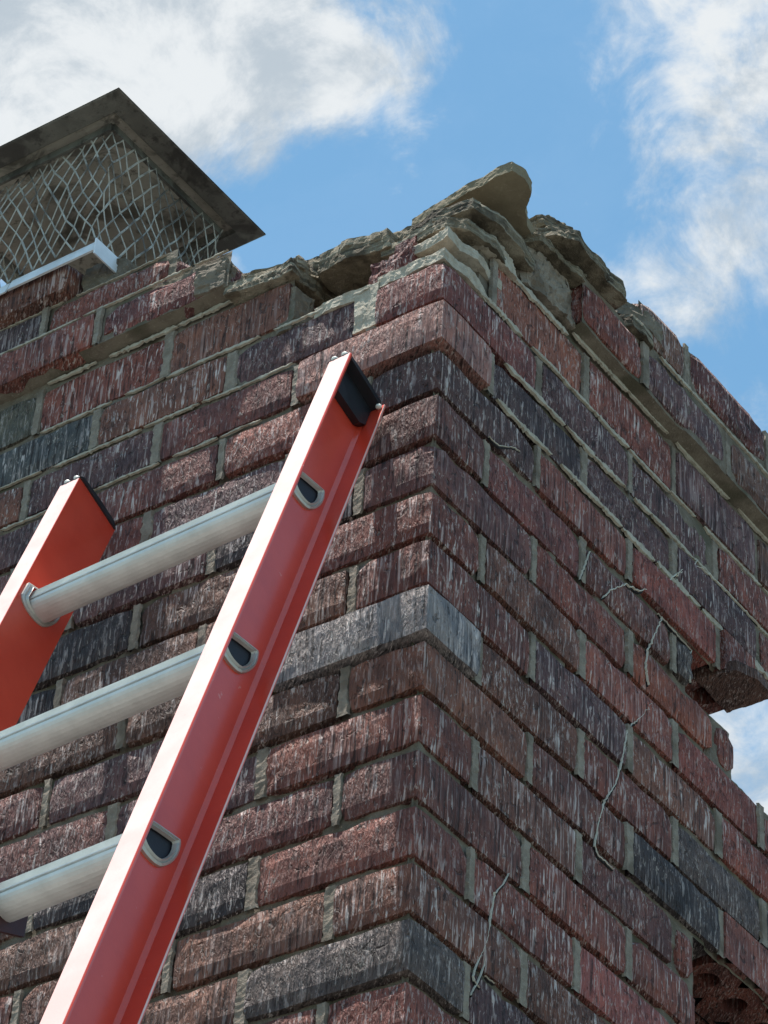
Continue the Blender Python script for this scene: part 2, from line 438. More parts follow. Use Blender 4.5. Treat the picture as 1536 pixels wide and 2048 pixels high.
for c in range(-9, 10):
    odd = c % 2 != 0
    lx, ly = (2 * HB, HB) if odd else (HB, 2 * HB)
    if c <= 6:
        z0, z1 = course_z('L', c)
        pr = PROUD.get(('C', c), random.uniform(-0.0012, 0.0015))
        brick((-lx + JH / 2, -pr, z0), (pr, ly - JH / 2, z1), ('C', c), rnd=0.0009 if pr > .005 else 0.0015)
    # front-left face
    x = -lx; i = 0
    z0, z1 = course_z('L', c)
    while x > XL + 0.02:
        xa = max(x - 2 * HB, XL); u = -x
        lo, hi = xa + JH / 2, x - JH / 2
        if x < -lx + .001 or True: HEADS.append(('L', -x, z0, z1, c))
        skip = False
        if c == 7:
            if u < 0.20: skip = True
            elif lo < -0.223 < hi: hi = -0.223
            elif hi > -0.223: skip = True
        if c == 8:
            if hi > -0.31:
                if lo < -0.36: hi = -0.31
                else: skip = True
        if c == 9:
            if hi > -0.405:
                if lo < -0.44: hi = -0.405
                else: skip = True
        if not skip and hi - lo > 0.02:
            o_ = corb('L', z0 / H, -hi + 0.001)
            if c == 9: o_ -= 0.007
            pr = PROUD.get(('L', c, i), random.uniform(-0.002, 0.0022)) + o_
            rr = 0.0035 if (c >= 8 and hi > -0.42) else 0.0016
            brick((lo, -pr, z0 + random.uniform(-.0008, .0008)), (hi, 0.09, z1 + random.uniform(-.0008, .0008)), ('L', c, i), rnd=rr, amp=0.0018 if c > 6 else 0.0012)
        x -= 2 * HB; i += 1
    # right face
    y = ly; i = 0
    z0, z1 = course_z('R', c)
    yend = YE if c >= 5 else {4: 0.694}.get(c, 0) or {3: 0.552, 2: 0.655}.get(c, 1.32)
    while y < yend - 0.02:
        yb = min(y + 2 * HB, yend)
        lo, hi = y + JH / 2, yb - JH / 2
        HEADS.append(('R', y, z0, z1, c))
        if c < 4 and yb >= yend: hi = yend
        skip = False
        if c == 8 and hi < 0.30: skip = True
        if c == 8 and lo < 0.262 and not skip: lo = 0.262
        if c == 9 and hi < 0.42: skip = True
        if c == 9 and lo < 0.395 and not skip: lo = 0.395
        if c == 7 and lo < 0.075: lo = 0.075
        o_ = corb('R', z0 / H, lo + 0.001)
        if c >= 4 and lo > 0.5: o_ += 0.004
        pr = PROUD.get(('R', c, i), random.uniform(-0.0018, 0.002)) + o_
        dep = 0.09
        if c in (-3, -4) and hi > 0.552:         # the hole low on the right face
            if lo < 0.552 - 0.03:
                brick((-dep, lo, z0), (pr, 0.550, z1), ('R', c, i), rnd=0.003)
            y += 2 * HB; i += 1; continue
        z1b = z1 - (0.012 if (c == 1 and lo > 0.60) else 0)
        hol = (c == 4 and lo > 0.45) or (c == -2 and lo > 0.42)
        if not skip:
            brick((-dep, lo, z0), (pr, hi, z1b), ('R', c, i), holes=hol, rnd=0.0032 if (c in (2, 3) and hi > 0.5) or c >= 8 else 0.0016)
            if c == 4 and lo > 0.45:             # second wythe seen from below
                brick((-2 * dep - 0.008, lo, z0), (-dep - 0.008, hi, z1), ('B', c, i), holes=True)
            if c == -2 and lo > 0.42:
                brick((-2 * dep - 0.008, lo, z0), (-dep - 0.008, hi, z1), ('B', c, i), holes=True)
        y += 2 * HB; i += 1

# top course beside the cap (one more course, mostly broken away)
for k, (xa, xb) in enumerate(((-1.0, -0.80), (-0.79, -0.565))):
    brick((xa, -0.030, 10.02 * H), (xb, 0.07, 10.80 * H), ('T', k), rnd=0.003, amp=0.002)
brick((-0.445, -0.006, 9.30 * H), (-0.395, 0.05, 9.92 * H), ('T', 5), rnd=0.004, amp=0.002)

# lower brickwork, below the picture: one joined mesh
parts = []
zc = -9
lowest = int(GROUND / H) - 1
for c in range(lowest, -9):
    odd = c % 2 != 0
    z0, z1 = c * H + J / 2, (c + 1) * H - J / 2
    lx, ly = (2 * HB, HB) if odd else (HB, 2 * HB)
    parts.append(box_vf((-lx + J / 2, 0, z0), (0, ly - J / 2, z1)))
    x = -lx
    while x > XL + .02:
        xa = max(x - 2 * HB, XL); parts.append(box_vf((xa + J / 2, 0, z0), (x - J / 2, .09, z1))); x -= 2 * HB
    y = ly
    while y < 1.30:
        yb = min(y + 2 * HB, 1.32); parts.append(box_vf((-.09, y + J / 2, z0), (0, yb - J / 2, z1))); y += 2 * HB
V, Fc = merge(parts)
o = link_mesh('lower_brickwork', V, Fc, M_BRICK, CH, (-.5, .35, -2), kind='stuff', color=(0.12, 0.06, 0.056))
# left end and back, also out of the picture
parts = []
for c in range(lowest, 9):
    z0, z1 = c * H + J / 2, (c + 1) * H - J / 2
    y = 0.095 + (HB if c % 2 else 0)
    ymax = 1.32 if c < 2 else (0.5 if c < 4 else 0.69)
    while y < ymax - .03:
        yb = min(y + 2 * HB, ymax); parts.append(box_vf((XL, y + J / 2, z0), (XL + .09, yb - J / 2, z1))); y += 2 * HB
    x = XL + 0.1
    while x < -0.13:
        xb = min(x + 2 * HB, -0.1); parts.append(box_vf((x + J / 2, ymax - .06, z0), (xb - J / 2, ymax, z1))); x += 2 * HB
V, Fc = merge(parts)
link_mesh('back_brickwork', V, Fc, M_BRICK, CH, (-.9, .6, -1), kind='stuff', color=(0.12, 0.06, 0.056))


# mortar: one relief sheet that turns the corner, filling every joint
def recess(side, u, z):
    n = noise.noise(Vector((u * 22 + (9 if side == 'R' else 0), z * 1.5, 3.3)))
    n2 = noise.noise(Vector((u * 120, z * 8.2, 5.3 + (4 if side == 'R' else 0))))
    base = 0.0070 + 0.0022 * n + 0.0012 * n2
    if side == 'R' and z > 4.7 and u > 0.10: base = 0.0062 + 0.0022 * n + 0.0012 * n2
    elif side == 'R' and z > 3.0: base = 0.0060 + 0.002 * n + .001 * n2
    if side == 'L' and z > 4.6 and u > 0.20: base = 0.0055 + 0.0024 * n + 0.0012 * n2
    if side == 'R' and -4.15 < z < -2.06 and u > 0.552: return 0.105 + 0.01 * n
    fz = abs(z - round(z))
    if z < 4.6 and noise.noise(Vector((u * 9 + 5, round(z) * 3.3, 8.8))) > -0.1: base += 0.0035
    if u < 0.21 and (abs(z - 5) < .12 or abs(z + 1) < .12 or abs(z - 6) < .1): base += 0.010
    out = corb(side, z, u) - (0.010 if side == 'L' and z > 9.2 else 0) + (0.004 if side == 'R' and z > 4.1 and u > .5 else 0)
    if side == 'L' and 7.0 < z < 8.3 and u < 0.222: return 0.075 + 0.012 * n + 0.006 * n2
    if side == 'R' and 7.0 < z < 8.2 and u < 0.075: return 0.06
    return base - out


def sheet(side, u0, u1, z0, z1, du, dz, hidden):
    nu, nz = int((u1 - u0) / du), int((z1 - z0) * H / dz)
    V, Fc, idx = [], [], {}
    def vid(i, k):
        if (i, k) in idx: return idx[(i, k)]
        u = u0 + (u1 - u0) * i / nu; z = z0 + (z1 - z0) * k / nz
        r = recess(side, u, z)
        if side == 'L': p = (-u if i else -max(recess('R', 0, z), 0), r, z * H)
        else: p = (-r, u if i else max(recess('L', 0, z), 0), z * H)
        idx[(i, k)] = len(V); V.append(p); return idx[(i, k)]
    for i in range(nu):
        for k in range(nz):
            u = u0 + (u1 - u0) * (i + .5) / nu; z = z0 + (z1 - z0) * (k + .5) / nz
            if hidden(u, z): continue
            q = (vid(i, k), vid(i, k + 1), vid(i + 1, k + 1), vid(i + 1, k))
            Fc.append(q if side == 'L' else q[::-1])
    return V, Fc


def hidL(u, z):
    if z > 7.02 and u < 0.222: return True
    if z > 8.2 and u < 0.305: return True
    if z > 9.2 and u < 0.405: return True
    return z > 10.05


def hidR(u, z):
    if z > 7.02 and u < 0.07: return True
    if z > 8.25 and u < 0.262: return True
    if z > 9.5 and u < 0.395: return True
    if 2.0 < z <= 2.98 and u > 0.650: return True
    if 2.98 < z < 4.06 and u > 0.548: return True
    if 4.06 <= z < 5.0 and u > 0.69: return True
    if z >= 5.0 and u > 0.757: return True
    if -4.15 < z < -2.0 and u > 0.552: return True
    return z > 10.45


a_ = sheet('L', 0, -XL, -9, 10.2, 0.006, 0.0045, hidL); b_ = sheet('R', 0, 1.32, -9, 10.6, 0.006, 0.0045, hidR)
V, Fc = merge([a_, b_])
mort = link_mesh('mortar', V, Fc, M_MORTAR, CH, (-.3, .3, 0), kind='stuff')
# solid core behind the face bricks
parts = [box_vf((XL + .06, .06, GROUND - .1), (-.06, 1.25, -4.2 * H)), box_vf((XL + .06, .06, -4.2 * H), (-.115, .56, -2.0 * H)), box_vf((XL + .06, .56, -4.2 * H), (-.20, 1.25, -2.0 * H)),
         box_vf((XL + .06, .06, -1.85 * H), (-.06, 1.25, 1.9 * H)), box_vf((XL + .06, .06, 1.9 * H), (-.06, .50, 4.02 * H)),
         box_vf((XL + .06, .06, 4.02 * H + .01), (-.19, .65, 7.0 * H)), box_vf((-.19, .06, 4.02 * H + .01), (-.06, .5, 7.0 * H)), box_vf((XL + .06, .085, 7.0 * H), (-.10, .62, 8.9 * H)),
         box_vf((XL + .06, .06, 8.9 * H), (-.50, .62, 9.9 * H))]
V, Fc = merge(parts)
link_mesh('core', V, Fc, M_GAP_SHADE, CH, (-.5, .35, 0), kind='stuff')


# ---- irregular lumps and slabs
def lump(name, poly, z0, z1, mat, parent, seed, amp=0.006, scale=28.0, tilt=(0, 0), cuts=4, taper=0.0, color=None, smooth=False, fine=0.0):
    """poly in units of H (x, y) seen from above, z in units of H: an uneven slab"""
    if mat is not M_BRICK: poly = jag(poly, seed, amp=.03 if mat is M_SLAB else .075)
    bm = bmesh.new()
    cx = sum(p[0] for p in poly) / len(poly); cy = sum(p[1] for p in poly) / len(poly)
    vs = [bm.verts.new((p[0] * H, p[1] * H, z0 * H)) for p in poly]
    f = bm.faces.new(vs); bm.normal_update()
    if f.normal.z > 0: f.normal_flip()
    r = bmesh.ops.extrude_face_region(bm, geom=[f])
    top = [g for g in r['geom'] if isinstance(g, bmesh.types.BMVert)]
    for v in top:
        v.co.z = z1 * H; v.co.x += (cx * H - v.co.x) * taper; v.co.y += (cy * H - v.co.y) * taper
    for fc in list(bm.faces):
        if len(fc.verts) > 4: bmesh.ops.poke(bm, faces=[fc])
    for _ in range(cuts):
        es = [e for e in bm.edges if e.calc_length() > 0.0055]
        if es: bmesh.ops.subdivide_edges(bm, edges=es, cuts=1, use_grid_fill=True)
        bmesh.ops.triangulate(bm, faces=bm.faces[:])
    for v in bm.verts:
        p = Vector(v.co); q = p * scale + Vector((seed * 1.7, seed * 0.9, 0))
        d = noise.noise_vector(q) * amp * .7 + noise.cell_vector(q * 2.3) * amp * 0.55 - Vector((.27, .27, .27)) * amp + noise.cell_vector(q * 5.1) * amp * 0.32 - Vector((.16, .16, .16)) * amp + noise.noise_vector(q * 8.0) * fine
        d.z *= 0.42
        p += d; p.z += tilt[0] * (p.x - cx * H) + tilt[1] * (p.y - cy * H)
        v.co = p
    bmesh.ops.recalc_face_normals(bm, faces=bm.faces[:])
    me = bpy.data.meshes.new(name); c = Vector((cx * H, cy * H, (z0 + z1) / 2 * H))
    for v in bm.verts: v.co -= c
    bm.to_mesh(me); bm.free(); me.materials.append(mat)
    if smooth: me.polygons.foreach_set('use_smooth', [True] * len(me.polygons))
    o = bpy.data.objects.new(name, me); COL.objects.link(o); put(o, parent, c)
    if color: o.color = (*color, 1)
    return o


def jag(poly, seed, step=.28, amp=.075):
    r = random.Random(seed); out = []
    for (x0, y0), (x1, y1) in zip(poly, poly[1:] + poly[:1]):
        L = math.hypot(x1 - x0, y1 - y0); n = max(1, int(L / step))
        for i in range(n):
            f = i / n; nx, ny = -(y1 - y0) / L, (x1 - x0) / L; k = 0 if i == 0 else r.uniform(-amp, amp)
            out.append((x0 + (x1 - x0) * f + nx * k, y0 + (y1 - y0) * f + ny * k))
    return out


def part_label(o, s): o['label'] = s; return o


# what is left of the crown, built up in uneven layers around the corner
CR = (0.115, 0.055, 0.052)
lump('mortar_bed', [(-1.42, .05), (-.02, .03), (-.02, 1.3), (-1.3, 1.5)], 6.98, 7.22, M_SMEAR, CH, 3, .003, fine=.001)
lump('mortar_bed', [(-1.25, .45), (-.35, .38), (-.25, 1.5), (-1.3, 1.7)], 7.2, 7.62, M_MORTAR, CH, 4, .004, fine=.0015)
lump('crown_layer', [(-1.35, .22), (-.05, .12), (.06, .9), (-.02, 1.75), (-1.3, 2.0)], 7.58, 7.80, M_SMEAR, CH, 5, .003, fine=.0012)
lump('mortar_bed', [(-1.2, .65), (-.35, .55), (-.25, 1.9), (-1.3, 2.2)], 7.78, 8.15, M_MORTAR, CH, 61, .005, fine=.0015)
lump('crown_layer', [(-1.65, .42), (-.3, .36), (.02, .62), (.10, 1.6), (-.1, 2.2), (-1.5, 2.4)], 8.12, 8.36, M_CROWN, CH, 6, .0035, fine=.0012)
lump('mortar_bed', [(-1.45, .95), (-.3, .85), (-.3, 2.3), (-1.5, 2.6)], 8.34, 8.62, M_MORTAR, CH, 62, .005, fine=.0015)
lump('crown_layer', [(-1.9, .72), (-.4, .60), (.08, .62), (.26, 1.3), (.14, 2.5), (-1.6, 3.0)], 8.60, 8.86, M_CROWN, CH, 7, .003, fine=.0012)
lump('mortar_bed', [(-1.7, 1.6), (-.65, 1.5), (-.5, 2.5), (-1.6, 3.0)], 8.85, 9.14, M_GAP_SHADE, CH, 63, .005, fine=.0015)  # shaded gap below the slab, made by a near-black colour
lump('crown_layer', [(-2.1, 1.35), (-.9, 1.25), (-.46, 1.32), (-.42, 1.9), (-.5, 2.6), (-1.6, 3.2)], 9.10, 9.34, M_CROWN, CH, 8, .003, fine=.0012)
# brick chips between the cavity and the corner
for k, (pl, za, zb, cc) in enumerate([
        ([(-1.7, .15), (-.75, .12), (-.8, 1.1), (-1.7, 1.2)], 7.25, 7.75, (0.17, 0.06, 0.055)),
        ([(-1.55, .45), (-.9, .35), (-.85, 1.3), (-1.6, 1.4)], 7.8, 8.25, (0.15, 0.055, 0.05)),
        ([(-2.1, .9), (-1.3, .7), (-1.2, 1.8), (-2.1, 1.9)], 8.2, 8.6, (0.13, 0.05, 0.048))]):
    lump('brick_chip', pl, za, zb, M_BRICK, CH, 20 + k, .006, color=cc, fine=.001)
# rough bits along the broken upper edge of the front-left face
part_label(lump('mortar_lump', [(-2.9, -.02), (-1.5, -.02), (-1.5, .9), (-2.9, .9)], 6.15, 6.95, M_SMEAR, CH, 31, .003), 'grey mortar patch under the cavity') if False else None
lump('mortar_lump', [(-2.75, .03), (-1.55, .03), (-1.5, .6), (-2.8, .6)], 6.90, 7.12, M_SMEAR, CH, 31, .004, fine=.001)
lump('mortar_lump', [(-1.85, .01), (-1.38, .01), (-1.42, .5), (-1.82, .5)], 6.10, 7.10, M_SMEAR, CH, 32, .003, fine=.001)
lump('mortar_lump', [(-3.50, .03), (-3.20, .03), (-3.15, .5), (-3.5, .5)], 6.9, 7.9, M_MORTAR, CH, 33, .004, fine=.001)
lump('crown_edge', [(-4.6, -.25), (-3.2, -.15), (-3.1, 1.2), (-4.6, 1.2)], 8.12, 8.42, M_CROWN, CH, 34, .005, fine=.001)
lump('crown_edge', [(-4.4, -.05), (-3.2, .1), (-3.0, 1.5), (-4.4, 1.6)], 8.42, 8.72, M_CROWN, CH, 35, .006, fine=.001)
lump('crown_edge', [(-4.3, .4), (-2.5, .5), (-2.2, 2.2), (-4.2, 2.4)], 8.7, 9.0, M_CROWN, CH, 36, .006, fine=.001)
lump('crown_edge', [(-3.0, .8), (-1.4, 1.0), (-1.2, 2.6), (-3.0, 2.6)], 8.75, 9.25, M_CROWN, CH, 37, .007, fine=.001)
lump('mortar_lump', [(-5.2, -.35), (-4.6, -.3), (-4.55, .6), (-5.2, .6)], 8.35, 9.0, M_MORTAR, CH, 38, .006, fine=.001)
# hole under the steel strip with its plug of old mortar
lump('mortar_lump', [(-8.25, -.05), (-7.45, .1), (-7.3, .9), (-8.2, .9)], 10.0, 10.75, M_MORTAR, CH, 39, .005, fine=.001)
lump('mortar_lump', [(-5.9, 1.2), (-5.0, 1.2), (-5.0, 2.0), (-5.9, 2.0)], 9.2, 9.6, M_GAP_SHADE, CH, 40, .005)
# right face, broken top: mortar lumps over the missing corbel
lump('mortar_lump', [(-.8, 1.0), (.02, 1.05), (.03, 2.1), (-.8, 2.3)], 8.1, 8.45, M_SMEAR, CH, 41, .006, fine=.0015)
part_label(lump('mortar_lump', [(-.9, 2.3), (.02, 2.45), (.10, 3.2), (.06, 3.95), (-.9, 4.0)], 8.35, 9.25, M_JOINT, CH, 42, .007, 40, fine=.002), 'big grey lump of smeared mortar')
lump('crown_layer', [(-1.0, 2.3), (.25, 2.5), (.35, 3.9), (-1.0, 4.2)], 9.28, 9.46, M_CROWN, CH, 43, .006, fine=.0015)
lump('crown_layer', [(-1.0, 5.2), (.38, 5.45), (.36, 6.2), (-.9, 6.4)], 9.45, 9.75, M_CROWN, CH, 44, .004, fine=.001)
lump('crown_layer', [(-1.2, 5.0), (.1, 5.3), (.36, 6.0), (.30, 6.8), (-1.0, 7.2)], 9.78, 10.2, M_MORTAR, CH, 45, .005, fine=.001)

lump('brick_chip', [(-.5, 9.0), (.30, 9.15), (.48, 9.6), (.44, 10.22), (-.5, 10.22)], 4.0, 4.22, M_BRICK, CH, 46, .002, color=(.14, .08, .065), fine=.0006)
# back wall of the hole low on the right face
V, Fc = grid_box((-.215, .56, -4.2 * H), (-.190, 1.32, -1.98 * H), (.03, .02, .012), .004, 77)
link_mesh('cavity_back', V, Fc, M_MORTAR, CH, (-.11, .9, -3 * H))
# ---- loose slabs lying on the crown: they could be lifted off
o = lump('cement_slab', [(-1.6, 1.15), (-.6, 1.02), (.35, .93), (.66, .96), (.74, 1.25), (.66, 1.58), (.34, 1.88), (.16, 2.2), (.06, 2.75), (-.6, 2.9), (-1.5, 2.7)], 9.42, 9.64, M_SLAB, None, 51, .0016, 26, tilt=(0.04, -.02), fine=.0008)
tag(o, 'large smooth beige cement slab jutting out over the chimney corner at the very top', 'slab')
o = lump('crown_chunk', [(-.6, 1.75 + .9), (.30, 1.9 + .9), (.62, 2.3 + .9), (.60, 3.2 + .9), (.55, 4.3 + .7), (.10, 4.4 + .7), (-.7, 4.3 + .6)], 9.60, 9.86, M_CROWN, None, 52, .005, 24, fine=.0015)
o2 = lump('crown_chunk', [(-.8, 2.5), (.12, 2.75), (.42, 3.3), (.34, 4.2), (-.2, 4.6), (-.9, 4.3)], 9.88, 10.14, M_CROWN, None, 56, .005, 26, tilt=(.03, -.02), fine=.0015)
tag(o2, 'broken olive cement slab lying second from the top of the pile right of the corner', 'cement chunk')
tag(o, 'olive layered chunk of crown cement ending in a point above the right brick face', 'cement chunk')
o = lump('crown_chunk', [(-3.0, .35), (-2.3, .22), (-1.50, .35), (-1.45, 1.2), (-3.0, 1.5)], 8.3, 8.75, M_CROWN, None, 53, .005, 24, tilt=(-.05, .0), fine=.001)
tag(o, 'beige block of cement hanging over the dark cavity left of the corner', 'cement chunk')
o = lump('crown_chunk', [(-.6, 2.9), (.10, 3.0), (.22, 3.7), (-.5, 4.0)], 10.18, 10.40, M_CROWN, None, 54, .007, 30, fine=.0015)
tag(o, 'small flat flake of cement on top of the pointed olive chunk', 'cement chunk')

# ---- pale mortar squeezed out along the joints
def ribbon(name, pts, width, side, mat, parent, off=0.0022, thick=0.0022, seed=0, jit=0.0012, color=None, steady=False):
    """a ragged strip lying on a face; pts = (u, z) in m from the corner"""
    path = []
    for (u0, z0), (u1, z1) in zip(pts[:-1], pts[1:]):
        n = max(2, int(math.hypot(u1 - u0, z1 - z0) / 0.0035))
        for i in range(n): path.append((u0 + (u1 - u0) * i / n, z0 + (z1 - z0) * i / n))
    path.append(pts[-1]); V, Fc = [], []
    N = len(path)
    for i, (u, z) in enumerate(path):
        a = path[max(i - 1, 0)]; b = path[min(i + 1, N - 1)]
        tx, tz = b[0] - a[0], b[1] - a[1]; L = math.hypot(tx, tz) or 1; nx, nz = -tz / L, tx / L
        s = seed * 7.3 + i * 0.31
        w_ = width * (0.55 + 0.5 * noise.noise(Vector((s * .6, 0, 1))) + 0.55 * noise.noise(Vector((s * 2.9, 2, 1)))) * min(1, (i + .6) / 3, (N - i - .4) / 3)
        w_ = max(w_, width * 0.12)
        if steady: w_ = width * (.42 + .22 * noise.noise(Vector((s * .5, 0, 1)))) * min(1, (i + .8) / 4, (N - i - .2) / 4)
        ju = jit * noise.noise(Vector((s * 2.1, 5, 2))); jz = jit * 1.5 * noise.noise(Vector((s * 1.7, 8, 3)))
        th = thick * (0.8 + 0.5 * noise.noise(Vector((s * 2.9, 1, 7))))
        for k, (dw, t) in enumerate(((-.5, -.002), (-.36, th * .8), (0.05, th), (.38, th * .7), (.5, -.002))):
            uu, zz, oo = u + nx * dw * w_ * 2 + ju, z + nz * dw * w_ * 2 + jz, off + t
            V.append((-uu, -oo, zz) if side == 'L' else (oo, uu, zz))
    for i in range(N - 1):
        for k in range(4):
            a = i * 5 + k; q = (a, a + 5, a + 6, a + 1)
            Fc.append(q)
    c = V[len(V) // 2]
    o = link_mesh(name, V, Fc, mat, parent, c, color=color)
    bm = bmesh.new(); bm.from_mesh(o.data); bmesh.ops.recalc_face_normals(bm, faces=bm.faces[:]); bm.to_mesh(o.data); bm.free()
    return o


sd = 0
def bead(side, ua, ub, z, w=0.0045, off=0.0, mat=None, th=0.0025):
    """bed joint bead, broken into stretches"""
    global sd
    u = ua
    while u < ub:
        L = random.uniform(0.05, 0.17); e = min(u + L, ub); sd += 1
        if e - u > 0.015:
            dz = random.uniform(-.0015, .0015)
            ribbon('mortar_smear', [(u, z * H + dz), ((u + e) / 2, z * H + random.uniform(-.002, .002)), (e, z * H + dz)], w * random.uniform(.7, 1.25), side, mat or M_SMEAR, CH, off=off, thick=th, seed=sd)
        u = e + random.choice((0.0, 0.004, 0.02))


for ua, ub, z, w_, of in [(0.115, .757, 5.05, .0068, -.0008), (0.13, .757, 6.03, .0042, -.0012), (0.06, .757, 7.04, .0048, -.0012), (.11, .26, 8.15, .0055, .0),
                          (.44, .757, 9.50, .0038, .0210), (.27, .757, 8.34, .0050, .0005)]:
    bead('R', ua, ub, z, w_ * 1.25, of + .0006, th=.0018)
for ua, ub, z, w_, of in [(.105, .60, 7.04, .0044, -.0012), (.21, .74, 6.03, .0036, -.0012), (.25, .70, 5.03, .0034, -.0014), (.31, .74, 9.19, .0030, .0195), (.42, .74, 10.0, .0026, .009),
                          (.24, .60, 8.20, .0050, -.0006)]:
    bead('L', ua, ub, z, w_, of, th=.0016)
# head joints: struck nearly flush, gone over the arrises here and there; one joined relief
Vh, Fh = [], []
for k, (side, u, z0, z1, c) in enumerate(HEADS):
    if c == 7 and ((side == 'L' and u < .23) or (side == 'R' and u < .08)): continue
    if c == 8 and u < .32: continue
    if c == 9 and u < .45: continue
    if side == 'R' and ((c in (-3, -4) and u > .5) or (c in (2, 3) and u > .53) or (c == 4 and u > .68)): continue
    o_ = corb(side, z0 / H + .1, u) - (0.008 if side == 'L' and c == 9 else 0); N = 16; base = len(Vh)
    wd = random.uniform(.0052, .0088); dp = random.uniform(-.0022, .0004)
    for i in range(N + 1):
        z = z0 - .001 + (z1 - z0 + .002) * i / N
        l_ = wd * (1 + .5 * noise.noise(Vector((k * 3.1, z * 130, 1)))); r_ = wd * (1 + .5 * noise.noise(Vector((k * 3.1, z * 130, 9))))
        for q, t__ in ((-l_, -.004), (-l_ * .8, dp + .0006), (0, dp + .0010 * noise.noise(Vector((k, z * 90, 4)))), (r_ * .8, dp + .0006), (r_, -.004)):
            uu, oo = u + q, o_ + t__ + .0007 * noise.noise(Vector((q * 500 + k, z * 240, 2)))
            Vh.append((-uu, -oo, z) if side == 'L' else (oo, uu, z))
    for i in range(N):
        for j in range(4):
            p_ = base + i * 5 + j; q_ = (p_, p_ + 1, p_ + 6, p_ + 5)
            Fh.append(q_ if side == 'R' else q_[::-1])
link_mesh('head_joints', Vh, Fh, M_JOINT, CH, (-.2, .2, 0), kind='stuff')

# ---- cracks, partly filled with pale sealant, each with its dark gap
def P_px(px, py, side, off=0.0):
    d = R_ * ((px - 768) / 6563.57) + U_ * ((1024 - py) / 6563.57) + F_
    C_ = Vector((1.6048094, -2.2063513, -2.1085163)); ax = 1 if side == 'L' else 0
    v = -off if side == 'L' else off
    t = (v - C_[ax]) / d[ax]; p = C_ + d * t
    return (-p.x, p.z) if side == 'L' else (p.y, p.z)


CRK = [('R', [(1205, 1196), (1222, 1180), (1252, 1168), (1280, 1182), (1310, 1172), (1338, 1160), (1352, 1150), (1378, 1138), (1396, 1120)], .0016),
       ('R', [(1352, 1150), (1372, 1132), (1400, 1134), (1420, 1150), (1470, 1200), (1520, 1252)], .0016),
       ('R', [(1324, 1236), (1310, 1268), (1296, 1300), (1292, 1335), (1298, 1370)], .0017),
       ('R', [(1305, 1405), (1285, 1432), (1262, 1452)], .0014),
       ('R', [(1257, 1460), (1250, 1500), (1243, 1535), (1232, 1570), (1212, 1600), (1200, 1640), (1192, 1690), (1198, 1710), (1230, 1738)], .0019),
       ('R', [(1020, 1745), (1012, 1764), (992, 1785), (986, 1820), (982, 1850), (974, 1885), (962, 1915), (950, 1945), (951, 1960), (960, 1975)], .0015),
       ('R', [(972, 1890), (971, 1930), (958, 1965), (944, 1988)], .0013),
       ('R', [(972, 1950), (994, 1968)], .0011),
       ('R', [(978, 872), (1000, 890), (1025, 893), (1042, 902)], .0015),
       ('R', [(1182, 1102), (1172, 1130), (1162, 1158)], .0014),
       ('R', [(1318, 1225), (1350, 1262), (1385, 1300), (1378, 1330), (1384, 1365)], .0012)]
for k, (side, pts, w_) in enumerate(CRK):
    uz = [P_px(a, b, side, .002) for a, b in pts]
    ribbon('crack_gap', [(u + .0013, z - .0012) for u, z in uz], w_ * 2.0, side, M_GAP_SHADE, CH, off=-.0006, thick=.0012, seed=70 + k, jit=.0022, steady=True)
    ribbon('crack_filler', uz, w_ * (0.85 if k < 2 else 0.62), side, M_FILL, CH, off=.0022 if k < 3 else .0008, thick=.0008, seed=70 + k, jit=.0022, steady=True)

# ------------------------------------------------------------------ chimney cap with its mesh sides
CX1, CY0 = -0.516, -0.036           # near corner of the mesh box
CX0, CY1 = -0.79, 0.195
ZB, ZT = 10.8 * H, 13.9 * H
CAP = empty('chimney_cap', ((CX0 + CX1) / 2, (CY0 + CY1) / 2, ZB - .02),
            'square galvanised metal chimney cap with diamond mesh sides on the upper left', 'chimney cap')
t_ = .0022
# base strip: a low angle all round
sv_, sf_ = merge([box_vf((CX0, CY0 - t_, ZB - .021), (CX1 - .145, CY0, ZB)), box_vf((CX1 - .141, CY0 - t_ * 1.6, ZB - .021), (CX1, CY0 - .0002, ZB + .0005))])
sv_ = [(v[0], v[1] + (.007 if v[2] > ZB - .01 else 0), v[2]) for v in sv_]
link_mesh('base_strip', sv_, sf_, M_STRIP, CAP, ((CX0 + CX1) / 2, CY0, ZB))
sv_, sf_ = box_vf((CX1, CY0 - t_, ZB - .026), (CX1 + t_, CY1, ZB)); link_mesh('base_strip', sv_, sf_, M_STRIP, CAP, (CX1, .08, ZB))
sv_, sf_ = box_vf((CX0, CY1, ZB - .02), (CX1, CY1 + t_, ZB)); link_mesh('base_strip', sv_, sf_, M_STRIP, CAP, (CX0, CY1, ZB))
sv_, sf_ = box_vf((CX0 - t_, CY0, ZB - .02), (CX0, CY1, ZB)); link_mesh('base_strip', sv_, sf_, M_STRIP, CAP, (CX0, .1, ZB))


